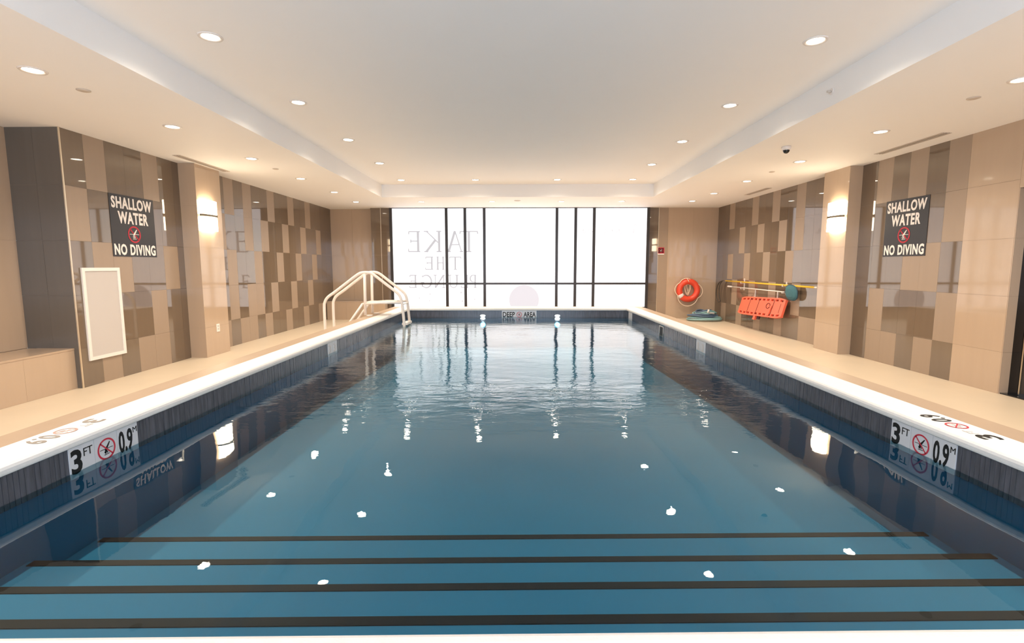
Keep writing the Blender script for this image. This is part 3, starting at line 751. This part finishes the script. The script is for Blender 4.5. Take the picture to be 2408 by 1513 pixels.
# ------------------------------------------------------------------ pool ladder
lad = empty('pool_ladder', (-2.56, 8.54, .57)); tag(lad, 'white rail pool ladder straddling the far left pool rim', 'ladder')
for y in (8.33, 8.74):
    path = bezier([(-3.25, y, 0.0), (-3.25, y, .35), (-3.25, y, .70), (-3.235, y, .80), (-3.18, y, .885), (-3.04, y, .985), (-2.80, y, 1.165), (-2.66, y, 1.265), (-2.58, y, 1.293), (-2.48, y, 1.293), (-2.40, y, 1.26), (-2.22, y, 1.12), (-2.06, y, .995), (-1.975, y, .91), (-1.94, y, .80), (-1.925, y, .66), (-1.905, y, .35), (-1.90, y, -.15)], 5)
    MB().tube(path, .024, 12).build('rail', M['rail'], lad)
    MB().tube([(-2.56, y, .58), (-2.55, y, 1.28)], .024, 12).build('post', M['rail'], lad)
    MB().cyl((-2.50, y), .060, .050, .5705, .590, 18).build('foot_flange', M['rail'], lad) if False else MB().cyl((-2.49, y), .055, .045, .5705, .586, 18).build('foot_flange', M['rail'], lad)
    MB().tube([(-3.24, y, .03), (-2.82, y, .47), (-2.60, y, .77)], .020, 10).build('stringer', M['rail'], lad)
    MB().tube([(-2.60, y, .77), (-2.30, y, .79), (-1.94, y, .79)], .020, 10).build('brace', M['rail'], lad)
MB().box(-2.58, -2.10, 8.345, 8.725, .77, .80).build('platform', M['rail'], lad)
for x, z in ((-3.10, .20), (-2.92, .40)):
    MB().box(x-.10, x+.12, 8.35, 8.72, z-.02, z+.01).build('tread', M['rail'], lad)
for z in (.43, .20, -.03):
    MB().box(-1.95, -1.86, 8.35, 8.72, z-.02, z+.015).build('tread', M['rail'], lad)
MB().tube([(-1.93, 8.33, .76), (-1.93, 8.74, .76)], .012, 8).build('cross_bar', M['rail'], lad)

# ------------------------------------------------------------------ rescue gear on the right wall
e = empty('rescue_pole', (5.2, 10.6, 1.02)); tag(e, 'long yellow rescue pole with a curved dark hook on the right wall', 'pole')
MB().tube([(5.215, 12.55, 1.028), (5.215, 8.80, 1.022)], .017, 12).build('shaft', M['yellow'], e)
MB().tube([(5.215, 8.80, 1.022), (5.215, 8.72, 1.0215)], .019, 12).build('end_cap', M['white'], e)
MB().tube([(5.215, 12.72, 1.028), (5.215, 12.55, 1.028)], .012, 12).build('socket', M['chrome'], e)
hk = bezier([(5.215, 12.70, 1.028), (5.20, 12.80, 1.015), (5.19, 12.93, .95), (5.18, 13.02, .82), (5.18, 13.03, .66), (5.18, 12.96, .54), (5.19, 12.90, .48), (5.20, 12.80, .505), (5.20, 12.84, .56), (5.20, 12.90, .68), (5.20, 12.91, .82), (5.205, 12.86, .95), (5.215, 12.76, 1.02)], 6)
MB().tube(hk, .011, 8).build('hook', M['hook'], e)
e = empty('net_pole', (5.2, 11.0, .9)); tag(e, 'white pole with a teal skimmer net hanging under the yellow pole', 'pole')
MB().tube([(5.22, 12.24, .897), (5.22, 9.76, .890)], .011, 10).build('shaft', M['white'], e)
MB().tube(bezier([(5.22, 12.42, .897), (5.22, 12.38, .897), (5.22, 12.28, .897), (5.22, 12.22, .897)], 3), .021, 10).build('grip', M['white'], e)
nl = bezier([(5.20, 9.70, .99), (5.20, 9.60, 1.035), (5.20, 9.42, 1.02), (5.20, 9.33, .95), (5.20, 9.31, .83), (5.20, 9.37, .765), (5.20, 9.50, .752), (5.20, 9.64, .785), (5.20, 9.70, .87)], 6, True)
MB().tube(nl, .010, 8, True).build('net_hoop', M['netframe'], e)
MB().tube([(5.22, 9.78, .89), (5.20, 9.69, .90)], .014, 8).build('net_socket', M['netframe'], e)
nb = MB(); cN = Vector((5.16, 9.50, .89)); ring_ = [Vector(q) for q in nl]; m_ = len(ring_)
lay = [[cN+(q-Vector((5.20, 9.50, .89)))*s_+Vector((.04-d_, 0, 0)) for q in ring_] for s_, d_ in ((1, 0), (.85, .03), (.55, .05), (.02, .055))]
for a, b in zip(lay[:-1], lay[1:]):
    for k in range(m_): nb.quad(tuple(a[k]), tuple(a[(k+1) % m_]), tuple(b[(k+1) % m_]), tuple(b[k]), True)
nb.build('net_bag', M['net'], e)
for y, zt_ in ((11.65, 1.11), (9.83, 1.09)):
    o = MB().box(5.262, 5.28, y-.012, y+.012, .84, zt_).build('pole_hanger', M['white'])
    tag(o, 'thin white hanger holding both poles, %s end' % ('far' if y > 10 else 'net'), 'bracket', 'pole hangers on the right wall')
    for z in (.868, .998):
        m2 = MB().box(5.19, 5.262, y-.008, y+.008, z-.006, z+.004); m2.box(5.185, 5.193, y-.008, y+.008, z-.006, z+.034); h = m2.build('prong', M['white'], o)

# spine board hung on the right wall, lower edge swung outwards
sb = empty('spine_board', (5.16, 10.62, .53)); tag(sb, 'orange spine board with rows of hand holes hung on the right wall', 'rescue board')
L2, H2 = .94, .205
def board_mb():
    mb = MB(); a = -L2; nh = 10
    def tp(u, v):
        t = abs(u)/L2; k = 1-.16*max(0, (t-.72)/.28)**2
        return (u, v*k)
    def cell(u0, u1, v0, v1, z0=-.022, z1=.022):
        q = [tp(u0, v0), tp(u1, v0), tp(u1, v1), tp(u0, v1)]; mb.prism(q, z0, z1)
    nseg = 40
    pitch = (2*L2-.10)/nh
    us = [-L2+.05+pitch*k for k in range(nh+1)]
    for s_ in range(nseg):
        u0, u1 = -L2+2*L2*s_/nseg, -L2+2*L2*(s_+1)/nseg
        cell(u0, u1, -.135, .135); cell(u0, u1, .175, H2, -.026, .026); cell(u0, u1, -H2, -.175, -.026, .026)
    cell(-L2, us[0]+.03, .135, .175); cell(-L2, us[0]+.03, -.175, -.135); cell(us[-1]-.03, L2, .135, .175); cell(us[-1]-.03, L2, -.175, -.135)
    for k in range(1, nh):
        cell(us[k]-.035, us[k]+.035, .135, .175); cell(us[k]-.035, us[k]+.035, -.175, -.135)
    return mb
tilt = R(2.2); lean = math.asin(.11/.40)
U = Vector((0, -math.cos(tilt), math.sin(tilt))); V = Vector((math.sin(lean), 0, math.cos(lean))); V = (V-U*V.dot(U)).normalized()
mt = frame_mtx((5.165, 10.60, .535), U, V)   # normal points into the room
board_mb().xf(mt).build('board', M['orange'], sb)
for u_, w_ in ((-.50, .008), (-.10, .009), (.52, .009)):
    MB().box(u_-w_, u_+w_, -.20, .205, .0222, .0245).xf(mt @ Matrix.Rotation(R(-4), 4, 'Z')).build('strap', M['strap'], sb)
MB().box(.44, .50, -.09, .12, .0225, .040).xf(mt @ Matrix.Rotation(R(-10), 4, 'Z')).build('buckle_pad', M['orange'], sb)
MB().tube([tuple(mt @ Vector((.34+.075*math.cos(t*.5), .03+.055*math.sin(t*.5), .027))) for t in range(13)], .005, 6).build('cord_loop', M['strap'], sb)
MB().box(.80, .812, -.10, .09, .0222, .0238).xf(mt).build('mark', M['strap'], sb)
MB().box(-.16, -.07, -.29, -.195, -.02, .02).xf(mt).build('handle', M['orange'], sb)
MB().box(-.03, .08, -.27, -.20, -.02, .0).xf(mt).build('strap_end', M['strap'], sb)
for y, z0 in ((10.15, .76), (11.1, .74)):
    o = MB().box(5.265, 5.28, y-.01, y+.01, z0-.06, z0+.13).build('board_hook', M['white']); tag(o, 'small white wall hook carrying the spine board, %s one' % ('near' if y < 10.5 else 'far'), 'bracket', 'spine board hooks')
    MB().box(5.20, 5.265, y-.008, y+.008, z0-.03, z0-.02).build('prong', M['white'], o)

# ring buoy on the far right wall
rb_ = empty('ring_buoy', (4.525, YF, .757)); tag(rb_, 'red ring buoy with cream grab rope on the far right wall', 'life ring')
yb = YF-.045
def ringpt(a, r, dy=0): return (4.525+r*math.cos(R(a)), yb+dy, .757+r*math.sin(R(a)))
MB().tube([ringpt(a, .235) for a in range(0, 360, 8)], .078, 16, True).build('ring', M['ring'], rb_)
MB().tube([ringpt(a, .235) for a in range(205, 228, 5)], .0795, 16).build('white_band', M['cream'], rb_)
for a0, a1, bulge in ((140, 205, .05), (205, 320, .10), (320, 385, .05), (25, 95, -.06), (95, 140, .02)):
    pts = [ringpt(a0+(a1-a0)*t/8, .315+bulge*math.sin(math.pi*t/8), -.045) for t in range(9)]
    MB().tube(bezier(pts, 3), .010, 8).build('grab_rope', M['rope'], rb_)
co = MB()
for k, (w_, h_, x_, z_) in enumerate(((.085, .175, 4.515, .80), (.070, .16, 4.53, .78), (.055, .15, 4.50, .79), (.062, .14, 4.52, .77), (.04, .15, 4.54, .80))):
    co.tube([(x_+w_*math.cos(2*math.pi*t/26)+.02*math.sin(4*math.pi*t/26), YF+.015-.012*k, z_+h_*math.sin(2*math.pi*t/26)) for t in range(26)], .009, 8, True)
co.tube(bezier([(4.53, yb-.02, .95), (4.50, yb-.088, 1.0), (4.46, yb-.06, 1.07)], 4), .009, 8)
co.build('throw_line', M['rope'], rb_)

# coiled hose on the deck
hs = empty('pool_hose', (4.90, 12.75, 0)); tag(hs, 'teal pool hose lying in a loose coil on the far right deck', 'hose')
def coil(n0, n1, m):
    rnd = random.Random(5+n0); pts = []
    for lp in range(n0, n1):
        rr = (.42, .40, .36, .37, .31, .29, .24, .20)[lp]; ox, oy = rnd.uniform(-.05, .05), rnd.uniform(-.04, .04); ph = rnd.uniform(0, 6); el = rnd.uniform(.6, .85)
        for t in range(18):
            a = 2*math.pi*t/18
            pts.append((4.80+ox+rr*math.cos(a), 12.80+oy+rr*el*math.sin(a), .022+.026*lp+.026*t/18+(.012+.004*lp)*(1+math.sin(2*a+ph))*.7))
    MB().tube(bezier(pts, 2), .021, 9).build('coil', m, hs)
coil(0, 3, M['hose']); coil(3, 5, M['hosedark']); coil(5, 7, M['hose']); coil(7, 8, M['hosedark'])
MB().tube([(4.82, 12.62, .20), (4.83, 12.58, .30)], .022, 10).build('cuff', M['white'], hs)
MB().tube([(4.85, 12.60, .22), (4.97, 12.57, .21)], .018, 10).build('cuff', M['panel'], hs)
